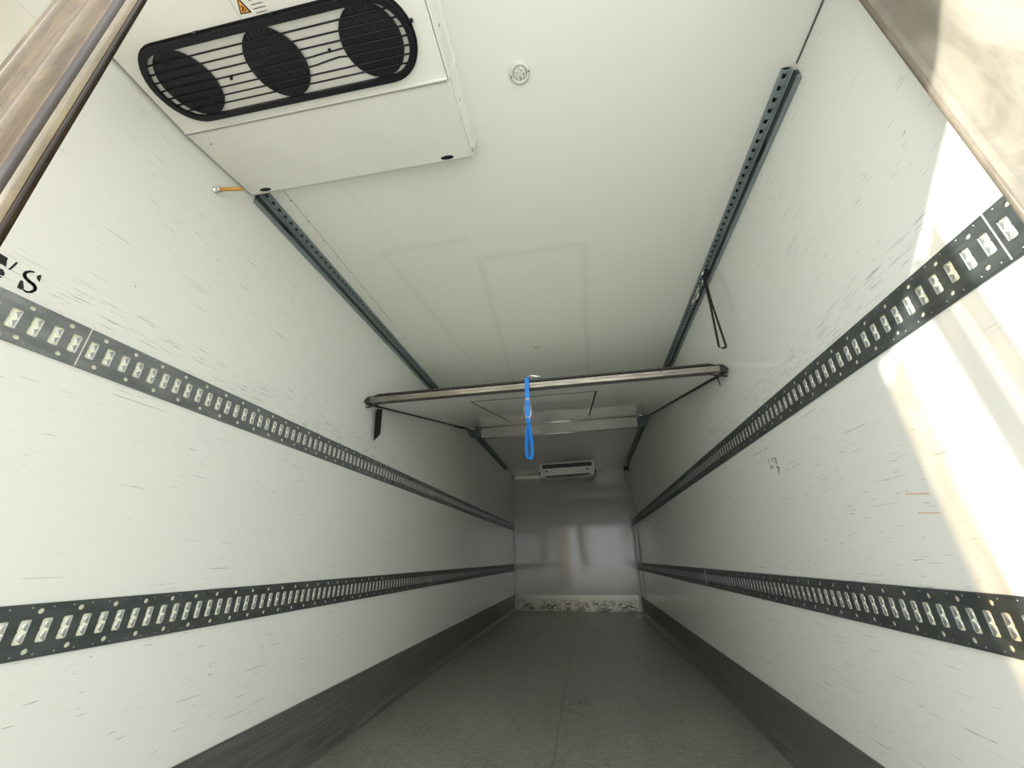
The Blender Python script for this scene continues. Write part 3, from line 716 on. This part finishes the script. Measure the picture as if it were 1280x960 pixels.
for s_, x in ((-1, ux0-.012), (1, ux1+.012)):
    b = MB(); b.box(x-.018, x+.018, uy+.06, uy+.10, uz0+.095, uz0+.125); b.tube([(x, uy+.07, uz0+.10), (x+s_*.004, uy+.07, uz0+.05), (x-s_*.03, uy+.10, uz0-.02 if s_ < 0 else uz0-.01)] , .006, 8); b.build('hose_clip', M['rubber'], fu)
# ceiling fixing dots beside the unit (bolts)
for x, y in ((.76, 7.50), (1.20, 7.52), (1.26, 7.53), (1.68, 7.58), (1.80, 7.55)):
    pass
# dark box at the far end of the right track
b = MB(); b.box(W-.09, W-.02, 8.10, 8.20, 2.55, 2.62); b.box(W-.02, W-.002, 8.08, 8.24, 2.53, 2.60)
jb = b.build('junction_box', M['rubber'], bevel=.004); tag(jb, 'tiny black fitting at the far end of the right ceiling track', 'fitting')

# ------------------------------------------------------------------ plastic strip curtain at the opening
def strip(label, path, z0, z1, m, edge_mats=None, edge_at=1, bottom=None, name='curtain_strip', nz=26):
    """path: list of (x,y) across the strip; wavy sheet with thickness; bottom: fn(z)->(dx,dy)"""
    root = empty(name, (path[0][0], path[0][1], z0), label, 'curtain'); ox, oy = path[0]
    P_ = [Vector((x, y)) for x, y in path]; m_ = len(P_)
    def sheet(P2, off0, off1):
        b = MB(); vs = []
        for j in range(nz+1):
            z = z0+(z1-z0)*j/nz; d = bottom(z) if bottom else (0, 0)
            for i, q in enumerate(P2):
                t = (P2[min(i+1, len(P2)-1)]-P2[max(i-1, 0)]).normalized(); nn = Vector((-t.y, t.x))
                for o_ in (off0, off1):
                    r = q+nn*o_; vs.append((r.x+d[0]-ox, r.y+d[1]-oy, z-z0))
        n2 = len(P2)*2; fs = []
        for j in range(nz):
            for i in range(len(P2)-1):
                a = j*n2+2*i; fs += [(a, a+2, a+2+n2, a+n2), (a+1, a+1+n2, a+3+n2, a+3)]
            fs += [(j*n2, j*n2+n2, j*n2+n2+1, j*n2+1), (j*n2+n2-2, j*n2+n2-1, j*n2+2*n2-1, j*n2+2*n2-2)]
        for j in (0, nz):
            for i in range(len(P2)-1): a = j*n2+2*i; fs.append((a, a+1, a+3, a+2))
        b.add(vs, fs, 0, True); return b
    sheet(P_, -.0015, .0015).build('sheet', m, root)
    if edge_mats:
        e = P_[-1]; t = (P_[-1]-P_[-2]).normalized()
        for (a, w_, hgt, mm) in edge_mats:
            seg = [e-t*(a+w_), e-t*(a+w_/2), e-t*a]
            sheet(seg, -.0015-hgt, .0015+hgt).build('edge_rib', mm, root)
    return root
def wavy(x0, y0, x1, y1, amp, n=26, k=3, ph=0):
    d = Vector((x1-x0, y1-y0)); nn = Vector((-d.y, d.x)).normalized()
    return [(x0+d.x*i/n+nn.x*amp*math.sin(ph+k*2*PI*i/n), y0+d.y*i/n+nn.y*amp*math.sin(ph+k*2*PI*i/n)) for i in range(n+1)]
def lb(z): return (-.10*(z-1.24)+.004*math.exp(-((z-1.27)/.03)**2), 0)
strip('dirty brown plastic curtain strip with a ribbed edge hanging at the near left', wavy(.772, .200, .927, .207, .004, 16, 2), .60, 2.45, M['strip_brown'],
      [(.000, .005, .0015, M['rib_dark']), (.005, .014, .002, M['rib_light']), (.019, .017, .0008, M['rib_dark'])], bottom=lb)
strip('hazy clear plastic curtain strip just left of the dirty brown strip', wavy(.640, .222, .800, .222, .006, 18, 3), .60, 2.45, M['strip_clear'], bottom=lb)
strip('hazy clear plastic curtain strip hanging against the left corner of the opening', wavy(.02, .215, .235, .215, .006, 20, 4), .02, 2.45, M['strip_pale'])
strip('cream translucent plastic curtain strip with a thick edge beside the right wall', wavy(2.375, .235, 2.400, .741, .006, 30, 3), .95, 2.62, M['strip_cream'],
      [(.000, .012, .002, M['rib_cream']), (.030, .006, .001, M['rib_cream'])])
